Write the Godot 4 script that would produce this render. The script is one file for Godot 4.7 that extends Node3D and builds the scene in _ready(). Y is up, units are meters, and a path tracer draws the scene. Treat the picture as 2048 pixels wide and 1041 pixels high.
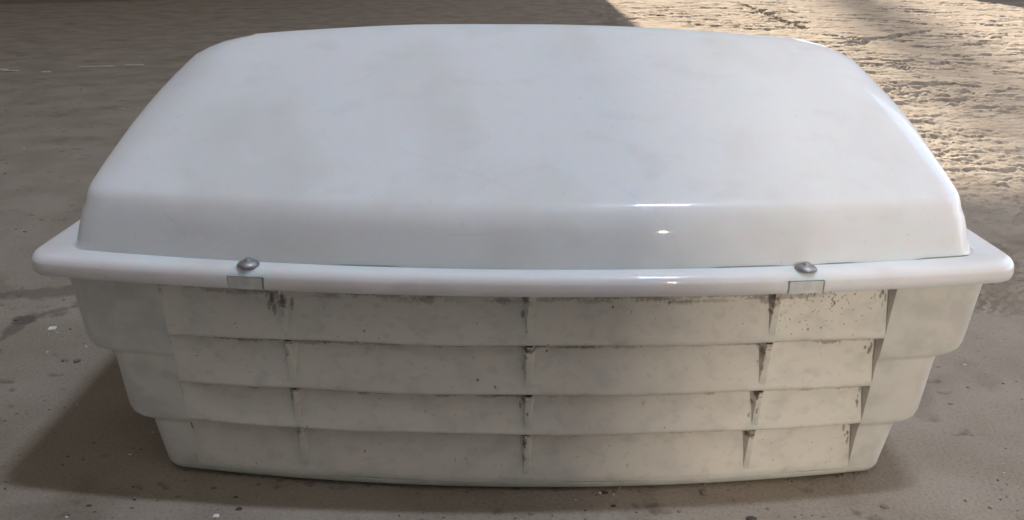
extends Node3D

# A dirty white plastic box with a domed lid on a dusty concrete floor, just inside a shed whose back doorway lets in low sun.
# Axes: x to the right along the box, y up, z towards the viewer; the rim of the lid starts at z = 0, the box goes back to z = -0.44.

const EYE := Vector3(-0.016, 0.4876, 0.6524)
const PITCH := 0.37135
const YAW := -0.007675
const ROLL := 0.01016
const FOCAL := 1700.0 / 1041.0      # in picture heights

const DEEP := 0.44                  # front to back of the rim
const HALF := 0.415                 # half the width of the rim
const POCKET := 0.307               # the louvred field of the tub's front ends here
const RECESS := 0.013               # how far the top of a panel lies back
const ROWS := [0.2150, 0.1590, 0.1075, 0.0640, 0.0100]
const COLUMNS := [-0.307, -0.2045, 0.0015, 0.2075, 0.307]

var rng := RandomNumberGenerator.new()

# ------------------------------------------------------------------ helpers

func noise(frequency: float, seed_: int, octaves := 3, kind := FastNoiseLite.TYPE_SIMPLEX_SMOOTH) -> FastNoiseLite:
	var n := FastNoiseLite.new()
	n.noise_type = kind
	n.seed = seed_
	n.frequency = frequency
	n.fractal_type = FastNoiseLite.FRACTAL_FBM if octaves > 1 else FastNoiseLite.FRACTAL_NONE
	n.fractal_octaves = octaves
	return n

func srgb(r: float, g: float, b: float) -> Color:
	return Color(r, g, b).linear_to_srgb()

# A mesh from shared vertices and triangles: normals are smooth where faces meet at less than limit degrees.
func smooth_mesh(verts: PackedVector3Array, tris: PackedInt32Array, limit := 38.0, uvs := PackedVector2Array()) -> ArrayMesh:
	var count := tris.size() / 3
	var face := PackedVector3Array()
	face.resize(count)
	var around := []
	around.resize(verts.size())
	for i in verts.size():
		around[i] = PackedInt32Array()
	# weld equal places so that doubled points do not break the shading
	var place := {}
	var weld := PackedInt32Array()
	weld.resize(verts.size())
	for i in verts.size():
		var key := Vector3i((verts[i] * 200000.0).round())
		if place.has(key):
			weld[i] = place[key]
		else:
			place[key] = i
			weld[i] = i
	for t in count:
		var a := verts[tris[t * 3]]
		var n := (verts[tris[t * 3 + 2]] - a).cross(verts[tris[t * 3 + 1]] - a)
		face[t] = n
		if n.length_squared() < 1e-20:
			continue
		for k in 3:
			around[weld[tris[t * 3 + k]]].append(t)
	var st := SurfaceTool.new()
	st.begin(Mesh.PRIMITIVE_TRIANGLES)
	var least := cos(deg_to_rad(limit))
	for t in count:
		var own := face[t]
		if own.length_squared() < 1e-20:
			continue
		var unit := own.normalized()
		for k in 3:
			var id := tris[t * 3 + k]
			var sum := Vector3.ZERO
			for o in around[weld[id]]:
				if face[o].normalized().dot(unit) > least:
					sum += face[o]
			st.set_normal(sum.normalized())
			if uvs.size():
				st.set_uv(uvs[id])
			st.add_vertex(verts[id])
	st.index()
	return st.commit()

# Rings of equally many points, stacked from bottom to top (points run from left to right along the front, then round the back).
func loft(rings: Array, cap_first := false, cap_last := false, limit := 38.0) -> ArrayMesh:
	var verts := PackedVector3Array()
	var tris := PackedInt32Array()
	var n: int = rings[0].size()
	for r in rings:
		verts.append_array(r)
	for j in rings.size() - 1:
		for i in n:
			var a := j * n + i
			var b := j * n + (i + 1) % n
			var c := a + n
			var d := b + n
			tris.append_array([a, c, b, b, c, d])
	for which in 2:
		if (which == 0 and cap_first) or (which == 1 and cap_last):
			var at := 0 if which == 0 else (rings.size() - 1) * n
			var middle := Vector3.ZERO
			for i in n:
				middle += verts[at + i]
			verts.append(middle / n)
			var m := verts.size() - 1
			for i in n:
				var a := at + i
				var b := at + (i + 1) % n
				tris.append_array([m, a, b] if which == 0 else [m, b, a])
	return smooth_mesh(verts, tris, limit)

func lathe(profile: Array, sides := 28, limit := 40.0) -> ArrayMesh:
	var rings := []
	for p in profile:
		var r := PackedVector3Array()
		for i in sides:
			var a := TAU * i / sides
			r.append(Vector3(p.x * cos(a), p.y, -p.x * sin(a)))
		rings.append(r)
	var flipped := []
	for r in rings:
		var f: PackedVector3Array = r.duplicate()
		flipped.append(f)
	return loft(flipped, true, true, limit)

func obj(called: String, mesh: Mesh, m: Material, parent: Node = self) -> MeshInstance3D:
	var o := MeshInstance3D.new()
	o.name = called
	o.mesh = mesh
	o.material_override = m
	parent.add_child(o, true)
	return o

func tag(o: Node, label: String, category: String, group := "") -> void:
	o.set_meta("label", label)
	o.set_meta("category", category)
	if group:
		o.set_meta("group", group)

func struct(called: String, mesh: Mesh, m: Material, at := Vector3.ZERO) -> MeshInstance3D:
	var o := obj(called, mesh, m)
	o.position = at
	o.set_meta("kind", "structure")
	return o

func slab(called: String, lo: Vector3, hi: Vector3, m: Material) -> void:
	var b := BoxMesh.new()
	b.size = hi - lo
	struct(called, b, m, (lo + hi) / 2)

func noise_texture(n: FastNoiseLite, size: int, ramp: Gradient = null) -> NoiseTexture2D:
	var t := NoiseTexture2D.new()
	t.width = size
	t.height = size
	t.seamless = true
	t.generate_mipmaps = false
	t.noise = n
	if ramp:
		t.color_ramp = ramp
	return t

func ramp(stops: Array) -> Gradient:
	var g := Gradient.new()
	var at := PackedFloat32Array()
	var colors := PackedColorArray()
	for s in stops:
		at.append(s[0])
		colors.append(s[1])
	g.offsets = at
	g.colors = colors
	return g

# ------------------------------------------------------------------ light and camera

func camera_and_light() -> void:
	var cam := Camera3D.new()
	cam.name = "camera"
	cam.fov = rad_to_deg(2.0 * atan(0.5 / FOCAL))
	cam.near = 0.02
	cam.far = 400.0
	add_child(cam)
	var right := Vector3(cos(ROLL), sin(ROLL), 0)
	var up := Vector3(-sin(ROLL), cos(ROLL), 0)
	var turned := []
	for v in [right, up, Vector3(0, 0, 1)]:
		var y: float = v.y * cos(PITCH) + v.z * sin(PITCH)
		var z: float = -v.y * sin(PITCH) + v.z * cos(PITCH)
		turned.append(Vector3(v.x * cos(YAW) + z * sin(YAW), y, -v.x * sin(YAW) + z * cos(YAW)))
	cam.transform = Transform3D(Basis(turned[0], turned[1], turned[2]), EYE)

	var sky := Sky.new()
	var air := ProceduralSkyMaterial.new()
	air.sky_top_color = Color(0.60, 0.68, 0.82)
	air.sky_horizon_color = Color(0.90, 0.91, 0.92)
	air.ground_bottom_color = Color(0.35, 0.33, 0.30)
	air.ground_horizon_color = Color(0.70, 0.70, 0.68)
	air.sun_angle_max = 1.0
	air.energy_multiplier = 1.0
	sky.sky_material = air
	var env := Environment.new()
	env.background_mode = Environment.BG_SKY
	env.sky = sky
	env.background_energy_multiplier = 0.78
	env.tonemap_mode = Environment.TONE_MAPPER_LINEAR
	env.tonemap_exposure = 4.7
	env.sdfgi_enabled = true
	env.ssao_enabled = true
	env.ssil_enabled = true
	var we := WorldEnvironment.new()
	we.environment = env
	add_child(we)

	var sun := DirectionalLight3D.new()
	sun.name = "sun"
	sun.light_energy = 1.6
	sun.light_color = Color(1.0, 0.96, 0.91)
	sun.light_angular_distance = 1.0
	sun.shadow_enabled = true
	add_child(sun)
	sun.look_at_from_position(Vector3.ZERO, Vector3(-0.014, -0.385, 1.0))

# Unseen shed: only what shades the floor or lets the light in.
func shed() -> void:
	var wall := StandardMaterial3D.new()
	wall.albedo_texture = noise_texture(noise(0.02, 71, 4), 256, ramp([[0.0, srgb(0.62, 0.60, 0.56)], [1.0, srgb(0.76, 0.74, 0.70)]]))
	wall.uv1_triplanar = true
	wall.uv1_scale = Vector3.ONE * 0.6
	wall.roughness = 0.95
	var back := -8.0
	var roof := 4.75
	slab("roof", Vector3(-5.2, roof, back - 0.2), Vector3(5.2, roof + 0.15, 5.2), wall)
	slab("wall_back_left", Vector3(-5.2, -0.05, back - 0.2), Vector3(0.76, roof, back), wall)
	slab("wall_back_right", Vector3(3.72, -0.05, back - 0.2), Vector3(5.2, roof, back), wall)
	slab("wall_back_lintel", Vector3(0.76, 2.74, back - 0.2), Vector3(3.72, roof, back), wall)
	slab("unseen_wall_left", Vector3(-5.2, -0.05, back), Vector3(-5.0, roof, 5.2), wall)
	var bounce_wall := StandardMaterial3D.new()  # paler than the other walls, to bounce light onto the box's front
	bounce_wall.albedo_texture = noise_texture(noise(0.03, 73, 4), 256, ramp([[0.0, srgb(0.74, 0.73, 0.71)], [1.0, srgb(0.84, 0.83, 0.81)]]))
	bounce_wall.uv1_triplanar = true
	bounce_wall.roughness = 0.95
	slab("unseen_wall_front", Vector3(-5.0, -0.05, 5.0), Vector3(5.2, roof, 5.2), bounce_wall)
	# added wall standing in for the viewer's body, its sloping end shading the tub
	var st := SurfaceTool.new()
	st.begin(Mesh.PRIMITIVE_TRIANGLES)
	var outline := [Vector2(-5.0, -0.05), Vector2(0.352, -0.05), Vector2(1.20, 4.64), Vector2(-5.0, 4.64)]
	for k in 4:
		var a: Vector2 = outline[k]
		var b: Vector2 = outline[(k + 1) % 4]
		for v in [Vector3(a.x, a.y, 1.25), Vector3(a.x, a.y, 1.37), Vector3(b.x, b.y, 1.25), Vector3(b.x, b.y, 1.25), Vector3(a.x, a.y, 1.37), Vector3(b.x, b.y, 1.37)]:
			st.add_vertex(v)
	for z in [1.25, 1.37]:
		for k in [0, 1, 2, 0, 2, 3]:
			st.add_vertex(Vector3(outline[k].x, outline[k].y, z))
	st.generate_normals()
	bounce_wall.cull_mode = BaseMaterial3D.CULL_DISABLED
	struct("added_shade_wall", st.commit(), bounce_wall)
	slab("unseen_wall_right_far", Vector3(5.0, -0.05, back), Vector3(5.2, roof, -5.4), wall)  # open side left between these unseen walls to light the box's right
	slab("unseen_wall_right_near", Vector3(5.0, -0.05, 0.9), Vector3(5.2, roof, 5.0), wall)
	slab("unseen_wall_right_lintel", Vector3(5.0, 4.3, -5.4), Vector3(5.2, roof, 0.9), wall)

	# the unseen ceiling batten that throws the box's shadow straight down and shines on the crease of the lid
	var white := StandardMaterial3D.new()
	white.albedo_color = srgb(0.75, 0.75, 0.75)
	white.roughness = 0.5
	var glow := StandardMaterial3D.new()
	glow.albedo_color = Color(0.9, 0.9, 0.9)
	glow.emission_enabled = true
	glow.emission = Color(0.84, 0.91, 1.0)
	glow.emission_energy_multiplier = 4.0
	var at := Vector3(1.1, 4.4, 0.35)
	var batten := Node3D.new()
	batten.name = "unseen_ceiling_lamp"
	add_child(batten)
	batten.position = at
	tag(batten, "short white strip lamp out of view over the box", "lamp")
	var box := BoxMesh.new()
	box.size = Vector3(0.56, 0.04, 0.18)
	obj("housing", box, white, batten).position = Vector3(0, 0.04, 0)
	var tube := BoxMesh.new()
	tube.size = Vector3(0.42, 0.016, 0.14)
	obj("diffuser_lamp", tube, glow, batten).position = Vector3(0, 0.010, 0)
	for k in [-0.2, 0.2]:
		var rod := CylinderMesh.new()
		rod.top_radius = 0.004
		rod.bottom_radius = 0.004
		rod.height = roof - at.y - 0.06
		obj("hanger", rod, white, batten).position = Vector3(k, 0.06 + rod.height / 2, 0)
	var lamp := AreaLight3D.new()
	lamp.name = "unseen_ceiling_lamp_light"
	lamp.area_size = Vector2(0.42, 0.14)
	lamp.light_color = Color(0.86, 0.91, 1.0)
	lamp.light_energy = 1.88
	lamp.area_range = 14.0
	lamp.shadow_enabled = true
	batten.add_child(lamp)
	lamp.rotation_degrees = Vector3(-90, 0, 0)
	lamp.position = Vector3(0, -0.002, 0)

	# unseen warm lamp, placed to light the tub's right front and the rim
	var amber := StandardMaterial3D.new()
	amber.albedo_color = Color(0.9, 0.85, 0.8)
	amber.emission_enabled = true
	amber.emission = Color(1.0, 0.94, 0.87)
	amber.emission_energy_multiplier = 4.0
	var bulkhead := Node3D.new()
	bulkhead.name = "unseen_wall_lamp"
	add_child(bulkhead)
	bulkhead.position = Vector3(1.50, 2.30, 4.92)
	tag(bulkhead, "warm lamp out of view, placed to light the right of the tub", "lamp")
	var plate := BoxMesh.new()
	plate.size = Vector3(0.56, 0.22, 0.04)
	obj("back_plate", plate, white, bulkhead).position = Vector3(0, 0, 0.06)
	var lens := BoxMesh.new()
	lens.size = Vector3(0.46, 0.07, 0.04)
	obj("lens_lamp", lens, amber, bulkhead).position = Vector3(0, 0, 0.02)
	var warm := AreaLight3D.new()
	warm.name = "unseen_wall_lamp_light"
	warm.area_size = Vector2(0.46, 0.07)
	warm.light_color = Color(1.0, 0.94, 0.87)
	warm.light_energy = 2.85
	warm.area_range = 14.0
	warm.shadow_enabled = true
	bulkhead.add_child(warm)
	warm.position = Vector3(0, 0, -0.004)

# Unseen tree beyond the doorway, placed to break up the sun on the floor.
func unseen_tree() -> void:
	var bark := StandardMaterial3D.new()
	bark.albedo_color = srgb(0.12, 0.09, 0.07)
	bark.roughness = 0.95
	var leaf := StandardMaterial3D.new()
	leaf.albedo_color = srgb(0.06, 0.09, 0.035)
	leaf.roughness = 0.7
	leaf.cull_mode = BaseMaterial3D.CULL_DISABLED
	var tree := Node3D.new()
	tree.name = "unseen_tree"
	add_child(tree)
	tree.position = Vector3(7.0, -0.05, -32.0)
	tag(tree, "leafy tree out of view beyond the doorway, placed to break up the sun on the floor", "tree")
	var wood := SurfaceTool.new()
	wood.begin(Mesh.PRIMITIVE_TRIANGLES)
	var limbs := [[Vector3(0, 0, 0), Vector3(-0.6, 6.0, 0), 0.42, 0.32], [Vector3(-0.6, 5.8, 0), Vector3(-3.7, 9.6, 0), 0.24, 0.18], [Vector3(-3.7, 9.6, 0), Vector3(-5.7, 12.6, 0.1), 0.17, 0.11], [Vector3(-0.6, 6.0, 0), Vector3(0.3, 12.5, 0.3), 0.3, 0.12], [Vector3(-0.6, 5.9, 0), Vector3(-1.9, 12.8, -0.4), 0.24, 0.1]]
	for l in limbs:
		var along: Vector3 = l[1] - l[0]
		var c := CylinderMesh.new()
		c.bottom_radius = l[2]
		c.top_radius = l[3]
		c.height = along.length()
		c.radial_segments = 10
		c.rings = 1
		var up := along.normalized()
		var side := up.cross(Vector3(0, 0, 1)).normalized()
		wood.append_from(c, 0, Transform3D(Basis(side, up, side.cross(up)), (l[0] + l[1]) / 2))
	obj("trunk", wood.commit(), bark, tree)
	rng.seed = 909
	var crown := SurfaceTool.new()
	crown.begin(Mesh.PRIMITIVE_TRIANGLES)
	for k in 1700:
		var x := rng.randf_range(-7.5, 1.0)
		var floor_of_crown := 12.25 + 0.2 * sin(x * 1.7) + 0.15 * sin(x * 4.1) - 0.5 * smoothstep(-3.4, -1.8, x)
		var p := Vector3(x, floor_of_crown + pow(rng.randf(), 1.3) * 2.6, rng.randf_range(-1.4, 1.4))
		var a := Vector3(rng.randfn(), rng.randfn(), rng.randfn()).normalized()
		var b := a.cross(Vector3(rng.randfn(), rng.randfn(), rng.randfn())).normalized()
		var size := rng.randf_range(0.07, 0.15)
		for v in [p - a * size, p + b * size * 0.5, p + a * size, p - a * size, p + a * size, p - b * size * 0.5]:
			crown.set_normal(a.cross(b))
			crown.add_vertex(v)
	obj("crown", crown.commit(), leaf, tree)

# ------------------------------------------------------------------ floor

var broad: FastNoiseLite
var ridge: FastNoiseLite
var fine: FastNoiseLite
var plates: FastNoiseLite
var flakes: FastNoiseLite
var patch: FastNoiseLite
var stain: FastNoiseLite
var mottle: FastNoiseLite
var pits: FastNoiseLite

func hollow(x: float, z: float, cx: float, cz: float, r: float) -> float:
	var d := Vector2(x - cx, (z - cz)).length() / r
	return maxf(0.0, 1.0 - d * d)

func floor_height(x: float, z: float) -> float:
	# rough, spalled screed towards the doorway, dusty and nearly level round the box
	var rough := smoothstep(0.45, 1.5, -z + 0.55 * x) * (0.06 + 0.94 * smoothstep(0.0, 0.9, x))
	rough = maxf(rough, 0.05)
	rough *= 0.6 + 0.7 * patch.get_noise_2d(x, z)
	rough = maxf(rough, 0.025)
	var wx := x * 0.5
	var r := 1.0 - absf(ridge.get_noise_2d(wx, z))
	# flaked plates of two sizes with ragged edges, each at its own height
	var bend := 0.05 * ridge.get_noise_2d(x, z)
	var big := plates.get_noise_2d(wx + bend, z + bend * 0.6)
	var small := flakes.get_noise_2d(wx - bend * 0.5, z + bend * 0.5)
	var wide := 0.3 + 0.7 * smoothstep(1.2, 3.0, -z)
	var h := rough * (0.0100 * wide * big + 0.0058 * (0.5 + 0.5 * wide) * small - 0.004 * smoothstep(0.92, 0.99, r) + 0.0042 * fine.get_noise_2d(wx * 1.8, z)) + 0.0018 * broad.get_noise_2d(x, z)
	# open cracks in the screed by the doorway
	if z < -1.4 and x > 0.6:
		for seg in CRACKS:
			var p := Vector2(x + 0.05 * ridge.get_noise_2d(z * 0.7, 3.0), z + 0.10 * ridge.get_noise_2d(x * 0.7, 9.0))
			var q := Geometry2D.get_closest_point_to_segment(p, seg[0], seg[1])
			h -= seg[3] * (1.0 - smoothstep(seg[2] * 0.4, seg[2], p.distance_to(q)))
	h -= 0.0028 * dent(x, z)
	var under := hollow(x, z, 0.0, -0.22, 0.75)
	h = h * (1.0 - 0.8 * under) - 0.004 * (1.0 - under) - 0.0015
	# broken places by the right end of the box and a spalled joint
	h -= 0.010 * hollow(x, z, 0.72, -0.62, 0.10) * (0.6 + fine.get_noise_2d(x * 2.0, z * 2.0))
	h -= 0.008 * hollow(x, z, 0.66, -0.48, 0.07) * (0.6 + fine.get_noise_2d(x * 2.0, z * 2.0))
	return minf(h, -0.0004)

# Small dents knocked out of the screed: 1 in the middle of a dent, 0 outside.
func dent(x: float, z: float) -> float:
	var few := smoothstep(0.08, 0.3, stain.get_noise_2d(x * 1.3 + 7.0, z * 1.3))
	if few <= 0.0:
		return 0.0
	return few * (1.0 - smoothstep(-0.97, -0.80, pits.get_noise_2d(x + 0.02 * ridge.get_noise_2d(x * 3.0, z * 3.0), z)))

func floor_color(x: float, z: float) -> Color:
	# linear dust and concrete colours
	var dust := 0.5 + 0.5 * mottle.get_noise_2d(x, z)
	var c := Color(0.258, 0.216, 0.168).lerp(Color(0.352, 0.303, 0.247), lerpf(smoothstep(0.2, 0.8, dust), 0.5, 0.4))
	var s := stain.get_noise_2d(x, z)
	c = c.lerp(Color(0.19, 0.155, 0.120), smoothstep(0.25, 0.6, s) * 0.45)
	c = c.lerp(Color(0.13, 0.105, 0.085), 0.6 * dent(x, z))
	# the dirty seam on the left and a dark patch far back, ragged edges
	var w := 0.03 * ridge.get_noise_2d(x * 1.7, z * 1.7)
	for seg in SEAM:
		var a: Vector2 = seg[0]
		var b: Vector2 = seg[1]
		var p := Vector2(x, z)
		var q := Geometry2D.get_closest_point_to_segment(p, a, b)
		var near := 1.0 - smoothstep(seg[2] * 0.5, seg[2] * 1.2, p.distance_to(q) + w)
		c = c.lerp(Color(0.115, 0.095, 0.080), near * seg[3])
	return c

const CRACKS := [
	[Vector2(1.70, -5.80), Vector2(1.60, -4.15), 0.035, 0.030],
	[Vector2(1.62, -3.55), Vector2(2.25, -4.05), 0.040, 0.020],
	[Vector2(1.14, -2.20), Vector2(1.62, -2.36), 0.022, 0.012],
]

const SEAM := [
	[Vector2(-0.74, -0.20), Vector2(-0.66, -0.30), 0.014, 0.65],
	[Vector2(-0.66, -0.30), Vector2(-0.655, -0.38), 0.010, 0.6],
	[Vector2(-0.655, -0.38), Vector2(-0.60, -0.44), 0.010, 0.55],
	[Vector2(-0.72, -0.475), Vector2(-0.52, -0.47), 0.020, 0.55],
	[Vector2(-0.50, -0.29), Vector2(-0.44, -0.31), 0.010, 0.5],
	[Vector2(-3.7, -5.4), Vector2(-2.9, -5.7), 0.35, 0.45],  # dark patch far back on the left
]

func build_floor() -> void:
	broad = noise(1.1, 3, 2)
	ridge = noise(9.0, 11, 4)
	fine = noise(38.0, 17, 3)
	plates = noise(15.0, 23, 1, FastNoiseLite.TYPE_CELLULAR)
	plates.cellular_return_type = FastNoiseLite.RETURN_CELL_VALUE
	flakes = noise(36.0, 29, 1, FastNoiseLite.TYPE_CELLULAR)
	flakes.cellular_return_type = FastNoiseLite.RETURN_CELL_VALUE
	patch = noise(1.5, 31, 2)
	stain = noise(5.0, 41, 4)
	mottle = noise(5.5, 47, 5)
	pits = noise(30.0, 61, 1, FastNoiseLite.TYPE_CELLULAR)
	pits.cellular_return_type = FastNoiseLite.RETURN_DISTANCE

	# one sheet; its rows lie closer together near the box
	var rows := 1080
	var cols := 620
	var xs := PackedFloat32Array()
	var zs := PackedFloat32Array()
	var verts := PackedVector3Array()
	var colors := PackedColorArray()
	verts.resize(rows * cols)
	colors.resize(rows * cols)
	var near := 0.42
	var far := 8.6
	for j in rows:
		var t := float(j) / (rows - 1)
		var d := near * pow(far / near, t)
		var z := 0.65 - d
		for i in cols:
			var u := (float(i) / (cols - 1) - 0.5) * 2.0
			var x := u * (0.15 + 0.76 * d)
			verts[j * cols + i] = Vector3(x, floor_height(x, z), z)
			colors[j * cols + i] = floor_color(x, z)
	var normals := PackedVector3Array()
	normals.resize(rows * cols)
	for j in rows:
		for i in cols:
			var a := verts[j * cols + maxi(i - 1, 0)]
			var b := verts[j * cols + mini(i + 1, cols - 1)]
			var c := verts[maxi(j - 1, 0) * cols + i]
			var d := verts[mini(j + 1, rows - 1) * cols + i]
			normals[j * cols + i] = (b - a).cross(d - c).normalized() * 1.0
			if normals[j * cols + i].y < 0:
				normals[j * cols + i] = -normals[j * cols + i]
	var index := PackedInt32Array()
	index.resize((rows - 1) * (cols - 1) * 6)
	var k := 0
	for j in rows - 1:
		for i in cols - 1:
			var a := j * cols + i
			index[k] = a
			index[k + 1] = a + cols
			index[k + 2] = a + 1
			index[k + 3] = a + 1
			index[k + 4] = a + cols
			index[k + 5] = a + cols + 1
			k += 6
	var arrays := []
	arrays.resize(Mesh.ARRAY_MAX)
	arrays[Mesh.ARRAY_VERTEX] = verts
	arrays[Mesh.ARRAY_NORMAL] = normals
	arrays[Mesh.ARRAY_COLOR] = colors
	arrays[Mesh.ARRAY_INDEX] = index
	var mesh := ArrayMesh.new()
	mesh.add_surface_from_arrays(Mesh.PRIMITIVE_TRIANGLES, arrays)

	var m := StandardMaterial3D.new()
	m.vertex_color_use_as_albedo = true
	m.albedo_texture = noise_texture(noise(0.085, 53, 4), 1024, ramp([[0.0, srgb(0.66, 0.63, 0.61)], [0.22, srgb(0.87, 0.86, 0.85)], [0.4, srgb(0.93, 0.93, 0.93)], [0.62, srgb(1, 1, 1)], [1.0, srgb(1, 0.98, 0.94)]]))
	m.heightmap_enabled = true
	m.heightmap_texture = noise_texture(noise(0.07, 59, 5), 1024)
	m.heightmap_scale = 0.06
	m.uv1_triplanar = true
	m.uv1_world_triplanar = true
	m.uv1_scale = Vector3.ONE * 2.3
	m.roughness = 1.0
	m.specular_mode = BaseMaterial3D.SPECULAR_DISABLED
	struct("floor", mesh, m)

	# the yard and the rest of the shed floor
	var yard := StandardMaterial3D.new()
	yard.albedo_color = srgb(0.20, 0.18, 0.15)
	yard.roughness = 0.95
	var plane := PlaneMesh.new()
	plane.size = Vector2(160, 160)
	struct("ground", plane, yard, Vector3(0, -0.04, 0))

# ------------------------------------------------------------------ the box

func bowed(x: float, hx: float) -> float:
	return 1.0 - clampf(x * x / (hx * hx), 0.0, 1.0)

# front: x positions (as shares of the straight part) of the points along the front
func ring(front: PackedFloat32Array, hx: float, zf: float, zb: float, y: float, r: float, bow: float, arch: float, notch := 0.0) -> PackedVector3Array:
	var flat := []
	r = minf(r, (zf - zb) * 0.48)
	var ax := hx - r
	for u in front:
		var x := u * ax
		var z := zf
		for c in [-0.2235, 0.2245]:
			if absf(u * 0.395 - c) < 0.0150:
				z -= notch
		flat.append(Vector2(x, z))
	for i in range(1, 11):
		var a := PI / 2 * i / 10.0
		flat.append(Vector2(ax + r * sin(a), zf - r + r * cos(a)))
	for i in range(1, 14):
		flat.append(Vector2(hx, lerpf(zf - r, zb + r, i / 14.0)))
	for i in range(0, 10):
		var a := PI / 2 * i / 10.0
		flat.append(Vector2(ax + r * cos(a), zb + r - r * sin(a)))
	for i in range(0, 31):
		flat.append(Vector2(lerpf(ax, -ax, i / 30.0), zb))
	for i in range(1, 11):
		var a := PI / 2 * i / 10.0
		flat.append(Vector2(-ax - r * sin(a), zb + r - r * cos(a)))
	for i in range(1, 14):
		flat.append(Vector2(-hx, lerpf(zb + r, zf - r, i / 14.0)))
	for i in range(0, 10):
		var a := PI / 2 * i / 10.0
		flat.append(Vector2(-ax - r * cos(a), zf - r + r * sin(a)))
	var out := PackedVector3Array()
	var mid := (zf + zb) / 2
	var half := maxf((zf - zb) / 2, 0.001)
	for p in flat:
		var b := bowed(p.x, hx)
		var w := clampf((p.y - mid) / half, -1.0, 1.0)
		out.append(Vector3(p.x, y + arch * b, p.y + bow * b * w))
	return out

func build_lid() -> ArrayMesh:
	var wave := noise(6.0, 333, 2)
	var front := PackedFloat32Array()
	var stops := []
	for i in 65:
		stops.append(-1.0 + i / 32.0)
	for c in [-0.2235, 0.2245]:
		for e in [-0.0150, 0.0150]:
			stops.append((c + e - 0.00015) / 0.395)
			stops.append((c + e + 0.00015) / 0.395)
	stops.sort()
	for s in stops:
		front.append(s)
	var rings := []
	# y, inset front, inset ends, notch
	for p in [
		[0.2185, 0.0340, 0.0400, 0.0], [0.2175, 0.0070, 0.0070, 0.0], [0.2168, 0.0032, 0.0032, 0.0], [0.2174, 0.0012, 0.0012, 0.0042], [0.2190, 0.0003, 0.0003, 0.0042],
		[0.2225, 0.0000, 0.0000, 0.0042], [0.2268, 0.0003, 0.0003, 0.0042], [0.2282, 0.0006, 0.0006, 0.0038], [0.2285, 0.0007, 0.0007, 0.0],
		[0.2305, 0.0014, 0.0014, 0.0], [0.2324, 0.0028, 0.0028, 0.0], [0.2338, 0.0048, 0.0048, 0.0], [0.2347, 0.0078, 0.0085, 0.0],
		[0.2352, 0.0112, 0.0170, 0.0], [0.2355, 0.0142, 0.0285, 0.0], [0.2340, 0.0150, 0.0300, 0.0], [0.2340, 0.0156, 0.0306, 0.0],
		[0.2368, 0.0162, 0.0314, 0.0], [0.2410, 0.0171, 0.0324, 0.0], [0.2480, 0.0184, 0.0342, 0.0], [0.2560, 0.0202, 0.0362, 0.0], [0.2640, 0.0222, 0.0384, 0.0]]:
		var share := smoothstep(0.2355, 0.275, p[0])
		rings.append(ring(front, HALF - p[2], -p[1], -DEEP + p[1], p[0], 0.020 if p[0] < 0.2353 else 0.022, lerpf(0.040, 0.0375, share), 0.0, p[3]))
	# y, z of the front, half width, bow, arch
	for p in [
		[0.2700, -0.0240, 0.3738, 0.0371, 0.0002], [0.2755, -0.0256, 0.3728, 0.0347, 0.0004], [0.2797, -0.0274, 0.3720, 0.0328, 0.0006],
		[0.2826, -0.0299, 0.3713, 0.0313, 0.0008], [0.2850, -0.0332, 0.3706, 0.0299, 0.0010], [0.2877, -0.0376, 0.3699, 0.0286, 0.0013],
		[0.2923, -0.0450, 0.3690, 0.0266, 0.0018], [0.2980, -0.0544, 0.3676, 0.0242, 0.0024], [0.3084, -0.0705, 0.3648, 0.0216, 0.0034],
		[0.3198, -0.0885, 0.3617, 0.0192, 0.0046], [0.3313, -0.1070, 0.3571, 0.0165, 0.0058], [0.3416, -0.1245, 0.3520, 0.0140, 0.0068],
		[0.3519, -0.1425, 0.3457, 0.0116, 0.0078], [0.3611, -0.1590, 0.3376, 0.0095, 0.0087], [0.3691, -0.1740, 0.3283, 0.0073, 0.0095],
		[0.3760, -0.1875, 0.3145, 0.0054, 0.0102], [0.3811, -0.1985, 0.3008, 0.0038, 0.0107], [0.3845, -0.2065, 0.2860, 0.0024, 0.0111],
		[0.3866, -0.2125, 0.2750, 0.0014, 0.0114], [0.3876, -0.2165, 0.2711, 0.0007, 0.0116], [0.3881, -0.2190, 0.2698, 0.0000, 0.0117]]:
		var up := smoothstep(0.272, 0.36, p[0])
		var level := ring(front, p[2], p[1], -DEEP - p[1], p[0], lerpf(0.022, 0.064, up), p[3], p[4])
		for i in level.size():                            # the top leans a little to one side
			level[i].x += 0.0022 * up
			level[i].y += 0.0012 * up * wave.get_noise_3dv(level[i])
			level[i].z += 0.0008 * wave.get_noise_3dv(level[i] + Vector3(3, 0, 0))
		rings.append(level)
	return loft(rings, false, true, 42.0)

func tub_front(y: float) -> float:
	return lerpf(-0.040, -0.0125, clampf(y / 0.2166, 0.0, 1.0))

func tub_half(y: float) -> float:
	var table := [[0.0, 0.3455], [0.0560, 0.3515], [0.0595, 0.3528], [0.0612, 0.3560], [0.0640, 0.3655], [0.0672, 0.3692], [0.0730, 0.3708], [0.0820, 0.3712], [0.1280, 0.3722], [0.1345, 0.3735], [0.1362, 0.3775], [0.1392, 0.3872], [0.1428, 0.3912], [0.1490, 0.3930], [0.1580, 0.3935], [0.230, 0.3950]]
	for k in table.size() - 1:
		if y <= table[k + 1][0]:
			return lerpf(table[k][1], table[k + 1][1], (y - table[k][0]) / (table[k + 1][0] - table[k][0]))
	return 0.3945

func face_z(x: float, y: float) -> float:
	return tub_front(y) + 0.032 * bowed(x, tub_half(y))

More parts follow.
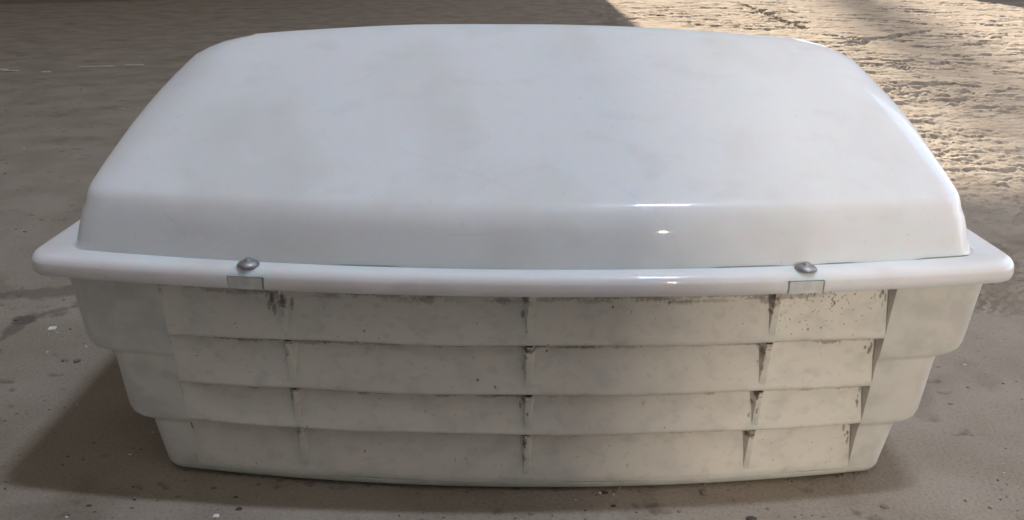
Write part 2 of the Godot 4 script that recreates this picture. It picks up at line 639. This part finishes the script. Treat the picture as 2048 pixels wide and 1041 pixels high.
func build_tub_shell() -> ArrayMesh:
	var levels := [0.0, 0.0008, 0.0030, 0.0070, 0.0098, 0.0100, 0.02, 0.035, 0.047, 0.0560, 0.0580, 0.0595, 0.0603, 0.0612, 0.0625, 0.0640, 0.0655, 0.0672, 0.0700, 0.0730, 0.0820, 0.10, 0.115, 0.1280, 0.1325, 0.1345, 0.1353, 0.1362, 0.1376, 0.1392, 0.1408, 0.1428, 0.1450, 0.1490, 0.1580, 0.175, 0.195, 0.2148, 0.2225]
	var rings := []
	for y in levels:
		var hx := tub_half(y)
		var zf := tub_front(y)
		var zb := -DEEP - zf
		var tuck := 0.0
		if y < 0.007:
			var t: float = 1.0 - y / 0.007
			tuck = 0.007 * (1.0 - sqrt(maxf(0.0, 1.0 - t * t)))
		hx -= tuck
		zf -= tuck
		zb += tuck
		var back := 0.019 if y >= 0.0099 and y < 0.216 else 0.0
		var r := 0.016
		var ax := hx - r
		var flat := []
		for i in 25:                                     # the back of the pocket
			flat.append(Vector2(lerpf(-POCKET, POCKET, i / 24.0), zf - back))
		flat.append(Vector2(POCKET + 0.0025, zf))
		for i in range(1, 4):
			flat.append(Vector2(lerpf(POCKET + 0.0025, maxf(ax, POCKET + 0.003), i / 3.0), zf))
		var cx := maxf(ax, POCKET + 0.003)
		for s in range(1, 11):
			var a := PI / 2 * s / 10.0
			flat.append(Vector2(cx + (hx - cx) * sin(a), zf - r + r * cos(a)))
		for i in range(1, 12):
			flat.append(Vector2(hx, lerpf(zf - r, zb + r, i / 12.0)))
		for i in range(0, 10):
			var a := PI / 2 * i / 10.0
			flat.append(Vector2(cx + (hx - cx) * cos(a), zb + r - r * sin(a)))
		for i in range(0, 25):
			flat.append(Vector2(lerpf(cx, -cx, i / 24.0), zb))
		for i in range(1, 11):
			var a := PI / 2 * i / 10.0
			flat.append(Vector2(-cx - (hx - cx) * sin(a), zb + r - r * cos(a)))
		for i in range(1, 12):
			flat.append(Vector2(-hx, lerpf(zb + r, zf - r, i / 12.0)))
		for s in range(0, 10):
			var a := PI / 2 * s / 10.0
			flat.append(Vector2(-cx - (hx - cx) * cos(a), zf - r + r * sin(a)))
		for i in range(0, 4):
			flat.append(Vector2(lerpf(-cx, -POCKET - 0.0025, i / 3.0), zf))
		var out := PackedVector3Array()
		var mid := (zf + zb) / 2
		var half := (zf - zb) / 2
		for p in flat:
			var w := clampf((p.y - mid) / half, -1.0, 1.0)
			out.append(Vector3(p.x, y, p.y + 0.032 * bowed(p.x, hx) * w))
		rings.append(out)
	return loft(rings, true, false, 36.0)

func front_uv(x: float, y: float) -> Vector2:
	return Vector2((x + 0.32) / 0.64, 1.0 - y / 0.22)

# One louvre panel: its top lies back in the pocket, its lower lip comes out flush and turns under.
func panel(x0: float, x1: float, low: float, high: float, lip: float, swell: float, last: bool) -> ArrayMesh:
	var verts := PackedVector3Array()
	var uvs := PackedVector2Array()
	var tris := PackedInt32Array()
	var across := 18
	# share of the height from the top, recess, along the profile
	var profile := [[-0.02, 1.0], [0.0, 1.0], [0.10, 0.93], [0.30, 0.70], [0.50, 0.47], [0.68, 0.26], [0.80, 0.12], [0.88, 0.03], [0.93, 0.0], [0.965, 0.02], [0.985, 0.10], [1.0, 0.28], [1.004, 0.6], [1.006, 1.25]]
	for p in profile:
		if last and p[0] > 0.93:
			p = [p[0], 0.0 if p[0] < 1.001 else 0.2]
		for i in across + 1:
			var x := lerpf(x0, x1, float(i) / across)
			var y := lerpf(high, low, p[0])
			var edge := smoothstep(0.0, 0.02, x - x0) * smoothstep(0.0, 0.02, x1 - x)
			var out: float = swell * edge * exp(-pow((p[0] - 0.9) / 0.09, 2.0)) * (0.75 + 0.25 * sin(x * 70.0))
			var ease := smoothstep(0.0, 0.022, x + 0.3105)
			var sag := 0.0007 * sin(x * 31.0 + high * 90.0)
			verts.append(Vector3(x, y + sag * p[0], face_z(x, y) - RECESS * lip * p[1] * ease + out - 0.0003 * (1.0 - ease)))
			uvs.append(front_uv(x, y))
	var n := across + 1
	for j in profile.size() - 1:
		for i in across:
			var a := j * n + i
			tris.append_array([a, a + 1, a + n, a + 1, a + n + 1, a + n])
	return smooth_mesh(verts, tris, 50.0, uvs)

# The drafted rib between two panels: stands out at the top and runs out towards the lip.
func rib(x: float, low: float, high: float) -> ArrayMesh:
	var verts := PackedVector3Array()
	var uvs := PackedVector2Array()
	var tris := PackedInt32Array()
	for s in 9:
		var t := s / 8.0 * 0.90
		var y := lerpf(high - 0.0005, low, t)
		var deep := RECESS * (1.0 - t / 0.90)
		var wide := 0.0016 + 0.0062 * (1.0 - t / 0.9)
		for k in 4:
			var px: float = x + [-wide, -0.0022 - 0.0008 * t, 0.0022 + 0.0008 * t, wide][k]
			var back: float = [deep + 0.0012, 0.0006, 0.0006, deep + 0.0012][k]
			verts.append(Vector3(px, y, face_z(x, y) - back - 0.0004))
			uvs.append(front_uv(px, y))
	for j in 8:
		for k in 3:
			var a := j * 4 + k
			tris.append_array([a, a + 1, a + 4, a + 1, a + 5, a + 4])
	return smooth_mesh(verts, tris, 62.0, uvs)

func blob(img: Image, cx: float, cy: float, rx: float, ry: float, c: Color, strength: float, n: FastNoiseLite) -> void:
	# cx, cy in metres on the front; a ragged spot of dirt
	var w := img.get_width()
	var h := img.get_height()
	var px := (cx + 0.32) / 0.64 * w
	var py := (1.0 - cy / 0.22) * h
	var sx := rx / 0.64 * w
	var sy := ry / 0.22 * h
	for j in range(maxi(0, int(py - sy - 2)), mini(h, int(py + sy + 3))):
		for i in range(maxi(0, int(px - sx - 2)), mini(w, int(px + sx + 3))):
			var d := Vector2((i - px) / maxf(sx, 0.6), (j - py) / maxf(sy, 0.6)).length()
			d += 0.55 * n.get_noise_2d(i, j)
			var k := (1.0 - smoothstep(0.55, 1.05, d)) * strength
			if k > 0.0:
				img.set_pixel(i, j, img.get_pixel(i, j).lerp(c, k))

func front_dirt() -> ImageTexture:
	var w := 1400
	var h := 480
	var img := Image.create(w, h, false, Image.FORMAT_RGB8)
	var grime := noise(0.010, 101, 5)
	var smear := noise(0.022, 103, 4)
	var grain := noise(0.16, 107, 3)
	for j in h:
		var y := (1.0 - float(j) / h) * 0.22
		for i in w:
			var g := smoothstep(-0.15, 0.55, grime.get_noise_2d(i, j * 1.3))
			var s := smoothstep(0.10, 0.6, smear.get_noise_2d(i * 1.0, j * 1.5))
			var f := 0.5 + 0.5 * grain.get_noise_2d(i, j)
			var c := Color(0.765, 0.722, 0.645).lerp(Color(0.58, 0.565, 0.52), g * 0.45)
			c = c.lerp(Color(0.36, 0.35, 0.335), s * 0.2)
			c = c.lerp(Color(0.52, 0.49, 0.44), f * 0.18)
			img.set_pixel(i, j, c.linear_to_srgb())
	var n := noise(0.11, 109, 3)
	var brown := srgb(0.17, 0.13, 0.10)
	var dark := srgb(0.085, 0.063, 0.050)
	# dirt lodged on top of each row, dark and brown spots left of the ribs
	rng.seed = 4711
	for r in 4:
		var top: float = ROWS[r]
		for k in 120:
			var x := rng.randf_range(-0.30, 0.30)
			blob(img, x, top - rng.randf_range(0.0, 0.006), rng.randf_range(0.004, 0.018), rng.randf_range(0.0008, 0.0028), brown, rng.randf_range(0.12, 0.38), n)
		for c in 5:
			var x: float = COLUMNS[c]
			var much := 0.9 if c >= 2 else 0.65
			for k in 7:
				var t := rng.randf() * rng.randf()
				blob(img, x - 0.004 + rng.randfn(0.0, 0.0018), top - 0.002 - t * 0.030, rng.randf_range(0.0008, 0.0020), rng.randf_range(0.002, 0.005), dark if rng.randf() < 0.35 else brown, much * rng.randf_range(0.25, 0.7), n)
	# the strip under the rim
	for k in 170:
		blob(img, rng.randf_range(-0.30, 0.24), rng.randf_range(0.199, 0.2155), rng.randf_range(0.004, 0.020), rng.randf_range(0.001, 0.004), srgb(0.27, 0.225, 0.185), rng.randf_range(0.15, 0.4), n)
	# thick dirt behind the left clip
	for k in 16:
		blob(img, -0.208 + rng.randfn(0.0, 0.006), 0.205 - rng.randf() * 0.018, 0.002, 0.006, brown, rng.randf_range(0.25, 0.6), n)
	# fly specks: many on the right panels under the rim, fewer elsewhere
	for k in 150:
		var x := rng.randf_range(0.21, 0.30)
		var y := 0.214 - absf(rng.randfn(0.0, 0.020))
		blob(img, x, y, 0.0004 * exp(absf(rng.randfn(0.0, 0.45))), 0.0005 * exp(absf(rng.randfn(0.0, 0.5))), dark if rng.randf() < 0.5 else brown, rng.randf_range(0.2, 0.75), n)
	for k in 190:
		var x := rng.randf_range(-0.30, 0.30)
		var y := rng.randf_range(0.01, 0.213)
		blob(img, x, y, 0.0004 * exp(absf(rng.randfn(0.0, 0.5))), 0.0005 * exp(absf(rng.randfn(0.0, 0.5))), dark if rng.randf() < 0.4 else brown, rng.randf_range(0.12, 0.6), n)
	for p in [[-0.148, 0.037], [0.0165, 0.150], [-0.028, 0.117], [-0.043, 0.123], [-0.145, 0.161], [0.174, 0.107], [0.098, 0.155], [0.07, 0.195], [0.118, 0.199]]:
		blob(img, p[0], p[1], 0.0011, 0.0016, dark, 0.7, n)
	# thin runs of mud by the right clip
	for k in 14:
		blob(img, 0.236 + sin(k * 0.3) * 0.001, 0.212 - k * 0.0011, 0.0006, 0.0010, dark, 0.5, n)
		blob(img, 0.259 + sin(k * 0.8) * 0.0015, 0.203 - k * 0.0009, 0.0007, 0.0010, dark, 0.45, n)
	return ImageTexture.create_from_image(img)

func plastic(seed_: int, clean: Color, dull: Color, scale: float, rough: float, scatter: float) -> StandardMaterial3D:
	var m := StandardMaterial3D.new()
	m.albedo_texture = noise_texture(noise(0.012, seed_, 5), 512, ramp([[0.0, clean], [0.35, clean.lerp(dull, 0.25)], [0.7, dull], [1.0, dull]]))
	m.uv1_triplanar = true
	m.uv1_scale = Vector3.ONE * scale
	m.roughness = rough
	m.subsurf_scatter_enabled = scatter > 0.0
	m.subsurf_scatter_strength = scatter
	return m

# The lid's skin: cloudy film, faint scuffs, scratches and dust.
func lid_skin() -> ImageTexture:
	var n := 900
	var img := Image.create(n, n, false, Image.FORMAT_RGB8)
	var cloud := noise(0.0065, 301, 4)
	var smear := noise(0.016, 307, 4)
	var grain := noise(0.22, 311, 2)
	for j in n:
		for i in n:
			var c := Color(0.765, 0.770, 0.770)
			c = c.lerp(Color(0.685, 0.675, 0.650), 0.8 * smoothstep(-0.1, 0.5, cloud.get_noise_2d(i, j)))
			c = c.lerp(Color(0.60, 0.58, 0.54), 0.30 * smoothstep(0.22, 0.6, smear.get_noise_2d(i * 0.8, j * 1.6)))
			c = c.lerp(Color(0.66, 0.64, 0.60), 0.10 * (0.5 + 0.5 * grain.get_noise_2d(i, j)))
			img.set_pixel(i, j, c.linear_to_srgb())
	rng.seed = 5151
	for k in 46:                                         # scratches
		var p := Vector2(rng.randf() * n, rng.randf() * n)
		var go := Vector2.from_angle(rng.randfn(0.1, 0.5))
		var bend := rng.randfn(0.0, 0.004)
		var much := rng.randf_range(0.06, 0.22)
		for q in int(rng.randf_range(25, 130)):
			p += go
			go = go.rotated(bend)
			var x := posmod(int(p.x), n)
			var y := posmod(int(p.y), n)
			img.set_pixel(x, y, img.get_pixel(x, y).lerp(srgb(0.45, 0.43, 0.40), much))
	for k in 620:                                        # dust and fly specks
		var x := rng.randi_range(2, n - 3)
		var y := rng.randi_range(2, n - 3)
		var c := srgb(0.30, 0.27, 0.23)
		var much := rng.randf_range(0.05, 0.35)
		img.set_pixel(x, y, img.get_pixel(x, y).lerp(c, much))
		if rng.randf() < 0.4:
			img.set_pixel(x + 1, y, img.get_pixel(x + 1, y).lerp(c, much * 0.8))
			img.set_pixel(x, y + 1, img.get_pixel(x, y + 1).lerp(c, much * 0.6))
	for k in 26:                                         # one broad scuff, made of short strokes
		var p := Vector2(430 + rng.randfn(0, 16), 300 + rng.randfn(0, 5))
		for q in 24:
			p += Vector2(1.0, -0.35)
			img.set_pixel(int(p.x), int(p.y), img.get_pixel(int(p.x), int(p.y)).lerp(srgb(0.42, 0.40, 0.37), 0.10))
	return ImageTexture.create_from_image(img)

func build_box() -> void:
	var box := Node3D.new()
	box.name = "plastic_storage_box"
	add_child(box)
	tag(box, "dirty white plastic box with a smooth domed lid and louvred sides, on dusty concrete", "storage box")

	var lid_m := plastic(201, srgb(0.775, 0.775, 0.77), srgb(0.70, 0.69, 0.665), 1.08, 0.32, 0.5)
	lid_m.albedo_texture = lid_skin()
	lid_m.uv1_offset = Vector3(0.5, 0.35, 0.72)
	lid_m.metallic_specular = 0.28
	lid_m.clearcoat_enabled = true
	lid_m.clearcoat = 0.5
	lid_m.clearcoat_roughness = 0.03
	var lid := obj("lid", build_lid(), lid_m, box)
	lid.set_meta("label", "glossy domed white lid with a rolled rim")

	var mud := StandardMaterial3D.new()
	mud.albedo_color = srgb(0.24, 0.20, 0.155)
	mud.roughness = 0.95
	var gap := noise(9.0, 88, 3)
	var verts := PackedVector3Array()
	var tris := PackedInt32Array()
	for i in 241:
		var x := lerpf(-0.36, 0.375, i / 240.0)
		var z := -0.0153 + 0.040 * bowed(x, HALF - 0.03)
		var fill := clampf(gap.get_noise_1d(x) * 1.6 + 0.25 + 1.2 * x, 0.0, 1.0) * 0.0013
		verts.append_array([Vector3(x, 0.2342 + fill * 0.6, z + 0.0012), Vector3(x, 0.2344 + fill, z), Vector3(x, 0.2342 + fill * 1.3, z - 0.0020)])
		if i > 0:
			var k := (i - 1) * 3
			for c in 2:
				tris.append_array([k + c, k + c + 1, k + c + 3, k + c + 1, k + c + 4, k + c + 3])
	obj("groove_dirt", smooth_mesh(verts, tris, 60.0), mud, lid)

	var tub_m := plastic(211, srgb(0.745, 0.72, 0.655), srgb(0.59, 0.575, 0.53), 4.0, 0.55, 0.25)
	var tub := obj("tub", build_tub_shell(), tub_m, box)
	tub.position.x = 0.003
	tub.set_meta("label", "dirty cream tub with stepped ends and louvred front")
	var front_m := StandardMaterial3D.new()
	front_m.albedo_texture = front_dirt()
	front_m.roughness = 0.6
	front_m.subsurf_scatter_enabled = true
	front_m.subsurf_scatter_strength = 0.2
	for r in 4:
		for c in 4:
			var swell := 0.0
			if r in [1, 2] and c == 0:
				swell = 0.0042
			if r == 2 and c == 1:
				swell = 0.0018
			obj("panel", panel(COLUMNS[c] - (0.0035 if c == 0 else 0.0), COLUMNS[c + 1] + (0.0035 if c == 3 else 0.0), ROWS[r + 1], ROWS[r], 1.0, swell, r == 3), front_m, tub)
		for c in [1, 2, 3]:
			obj("rib", rib(COLUMNS[c], ROWS[r + 1], ROWS[r]), front_m, tub)

	# the two clips that show through notches in the rim, and the bolts above them
	var clip_m := plastic(221, srgb(0.70, 0.69, 0.66), srgb(0.60, 0.59, 0.56), 9.0, 0.5, 0.1)
	var steel := StandardMaterial3D.new()
	steel.albedo_color = srgb(0.36, 0.35, 0.35)
	steel.metallic = 0.85
	steel.roughness = 0.5
	var head := lathe([Vector2(0.0100, 0.0), Vector2(0.0106, 0.0006), Vector2(0.0106, 0.0014), Vector2(0.0100, 0.0024), Vector2(0.0086, 0.0036), Vector2(0.0066, 0.0046), Vector2(0.0048, 0.0052), Vector2(0.0040, 0.0056), Vector2(0.0036, 0.0070), Vector2(0.0024, 0.0077), Vector2(0.0008, 0.0079)])
	var washer := lathe([Vector2(0.0112, 0.0), Vector2(0.0114, 0.0004), Vector2(0.0114, 0.0010), Vector2(0.0108, 0.0012), Vector2(0.004, 0.0012)])
	for x in [-0.2235, 0.2245]:
		var bow := 0.040 * bowed(x, HALF)
		var shape := BoxMesh.new()
		shape.size = Vector3(0.0280, 0.0104, 0.006)
		var clip := obj("clip", shape, clip_m, box)
		clip.position = Vector3(x, 0.2226, bow - 0.0038)
		clip.rotation.y = atan(0.040 * 2.0 * x / (HALF * HALF)) * -1.0
		clip.rotation.y *= -1.0
		if x < 0:
			clip.position.z -= 0.0004
		var bolt := obj("bolt", head, steel, box)
		bolt.position = Vector3(x + 0.001, 0.2354, bow - 0.0095)
		bolt.rotation_degrees = Vector3(0, 20.0 if x > 0 else 50.0, 0)
		bolt.scale = Vector3(0.78, 0.70, 0.78)
		obj("washer", washer, steel, bolt).position = Vector3(0, -0.0006, 0)

# ------------------------------------------------------------------ litter on the floor

func chip_mesh(seed_: int, flat: float) -> ArrayMesh:
	rng.seed = seed_
	var rings := []
	var sides := 8
	var shape := []
	for i in sides:
		shape.append(rng.randf_range(0.7, 1.1))
	for level in [[0.0, 0.72], [0.25, 1.0], [0.7, 0.92], [1.0, 0.55]]:
		var r := PackedVector3Array()
		for i in sides:
			var a := TAU * i / sides
			var q: float = shape[i] * level[1]
			r.append(Vector3(q * cos(a), level[0] * flat, -q * sin(a)))
		rings.append(r)
	return loft(rings, true, true, 30.0)

func litter() -> void:
	var dark := StandardMaterial3D.new()
	dark.albedo_color = srgb(0.07, 0.055, 0.045)
	dark.roughness = 0.9
	var pale := StandardMaterial3D.new()
	pale.albedo_color = srgb(0.72, 0.69, 0.64)
	pale.roughness = 0.8
	var straw := StandardMaterial3D.new()
	straw.albedo_color = srgb(0.62, 0.55, 0.42)
	straw.roughness = 0.8
	var brown := StandardMaterial3D.new()
	brown.albedo_color = srgb(0.20, 0.16, 0.125)
	brown.roughness = 0.95

	var scrap := BoxMesh.new()
	scrap.size = Vector3(0.0085, 0.0016, 0.0080)
	var paper := obj("paper_scrap", scrap, pale)
	var sx := -0.608
	var sz := -0.351
	paper.position = Vector3(sx, floor_height(sx, sz) + 0.0010, sz)
	paper.rotation_degrees = Vector3(4, 8, 2)
	tag(paper, "small square white scrap lying on the floor beside the dark seam", "scrap")

	var stone := chip_mesh(5, 0.8)
	var pebble := obj("pebble", stone, brown)
	pebble.scale = Vector3.ONE * 0.0044
	pebble.position = Vector3(-0.533, floor_height(-0.533, -0.261) - 0.0004, -0.261)
	tag(pebble, "round dark brown pebble on the bare floor near the tub's shaded end", "pebble")
	var crumb := obj("pebble", chip_mesh(6, 0.9), dark)
	crumb.scale = Vector3.ONE * 0.0016
	crumb.position = Vector3(-0.551, floor_height(-0.551, -0.262) - 0.0002, -0.262)
	tag(crumb, "tiny black crumb next to the round brown pebble", "crumb")

	# broken straws lying in a line behind the box
	var stalk := CylinderMesh.new()
	stalk.top_radius = 0.0022
	stalk.bottom_radius = 0.0026
	stalk.height = 1.0
	stalk.radial_segments = 6
	stalk.rings = 1
	for s in [[-1.88, -2.46, 0.12, 4.0], [-1.80, -2.44, 0.06, -6.0], [-1.66, -2.42, 0.03, 10.0], [-1.545, -2.56, 0.13, 8.0], [-1.42, -2.60, 0.07, 2.0]]:
		var o := obj("straw", stalk, straw)
		o.scale = Vector3(1, s[2], 1)
		o.rotation_degrees = Vector3(0, s[3], 90)
		o.position = Vector3(s[0], floor_height(s[0], s[1]) + 0.004, s[1])
		tag(o, "pale broken straw lying on the floor behind the box's shaded end", "straw", "broken straws in a line on the floor")

	# grit that nobody could count
	var kinds := [[dark, 450, 31, 0.0007, "dark_grit", "dark crumbs of dirt scattered over the concrete floor"], [pale, 170, 37, 0.0006, "pale_grit", "pale specks of mortar scattered over the concrete floor"], [brown, 500, 41, 0.0012, "brown_grit", "brown crumbs of soil scattered over the concrete floor"]]
	for k in kinds:
		var mm := MultiMesh.new()
		mm.transform_format = MultiMesh.TRANSFORM_3D
		mm.mesh = chip_mesh(k[2], 0.7)
		rng.seed = k[2]
		var places := []
		while places.size() < k[1]:
			var d := 1.0 / rng.randf_range(1.0 / 6.0, 1.0 / 0.52)
			var z := 0.65 - d
			var x := rng.randf_range(-1.0, 1.0) * (0.1 + 0.7 * d)
			if k[0] == brown and places.size() < 150:        # soil gathered along the foot of the tub
				x = rng.randf_range(-0.33, 0.34)
				z = -0.045 + 0.032 * bowed(x, 0.345) + absf(rng.randfn(0.0, 0.006))
				var bit := 0.0009 * exp(rng.randfn(0.0, 0.5))
				places.append(Transform3D(Basis(Vector3.UP, rng.randf() * TAU).scaled(Vector3.ONE * bit), Vector3(x, floor_height(x, z) - bit * 0.1, z)))
				continue
			if absf(x) < 0.38 and z < -0.02 and z > -0.42:
				continue
			if rng.randf() > 0.35 + stain.get_noise_2d(x * 1.4, z * 1.4) * 1.6:
				continue
			var size: float = k[3] * exp(rng.randfn(0.0, 0.6)) * clampf(0.75 + 0.35 * d, 0.8, 2.2)
			var b := Basis(Vector3.UP, rng.randf() * TAU).scaled(Vector3(size * rng.randf_range(0.8, 1.8), size, size))
			places.append(Transform3D(b, Vector3(x, floor_height(x, z) - size * 0.1, z)))
		mm.instance_count = places.size()
		for i in places.size():
			mm.set_instance_transform(i, places[i])
		var o := MultiMeshInstance3D.new()
		o.name = k[4]
		o.multimesh = mm
		o.material_override = k[0]
		add_child(o)
		o.set_meta("kind", "stuff")
		o.set_meta("label", k[5])
		o.set_meta("category", "grit")

func _ready() -> void:
	camera_and_light()
	shed()
	unseen_tree()
	build_floor()
	build_box()
	litter()
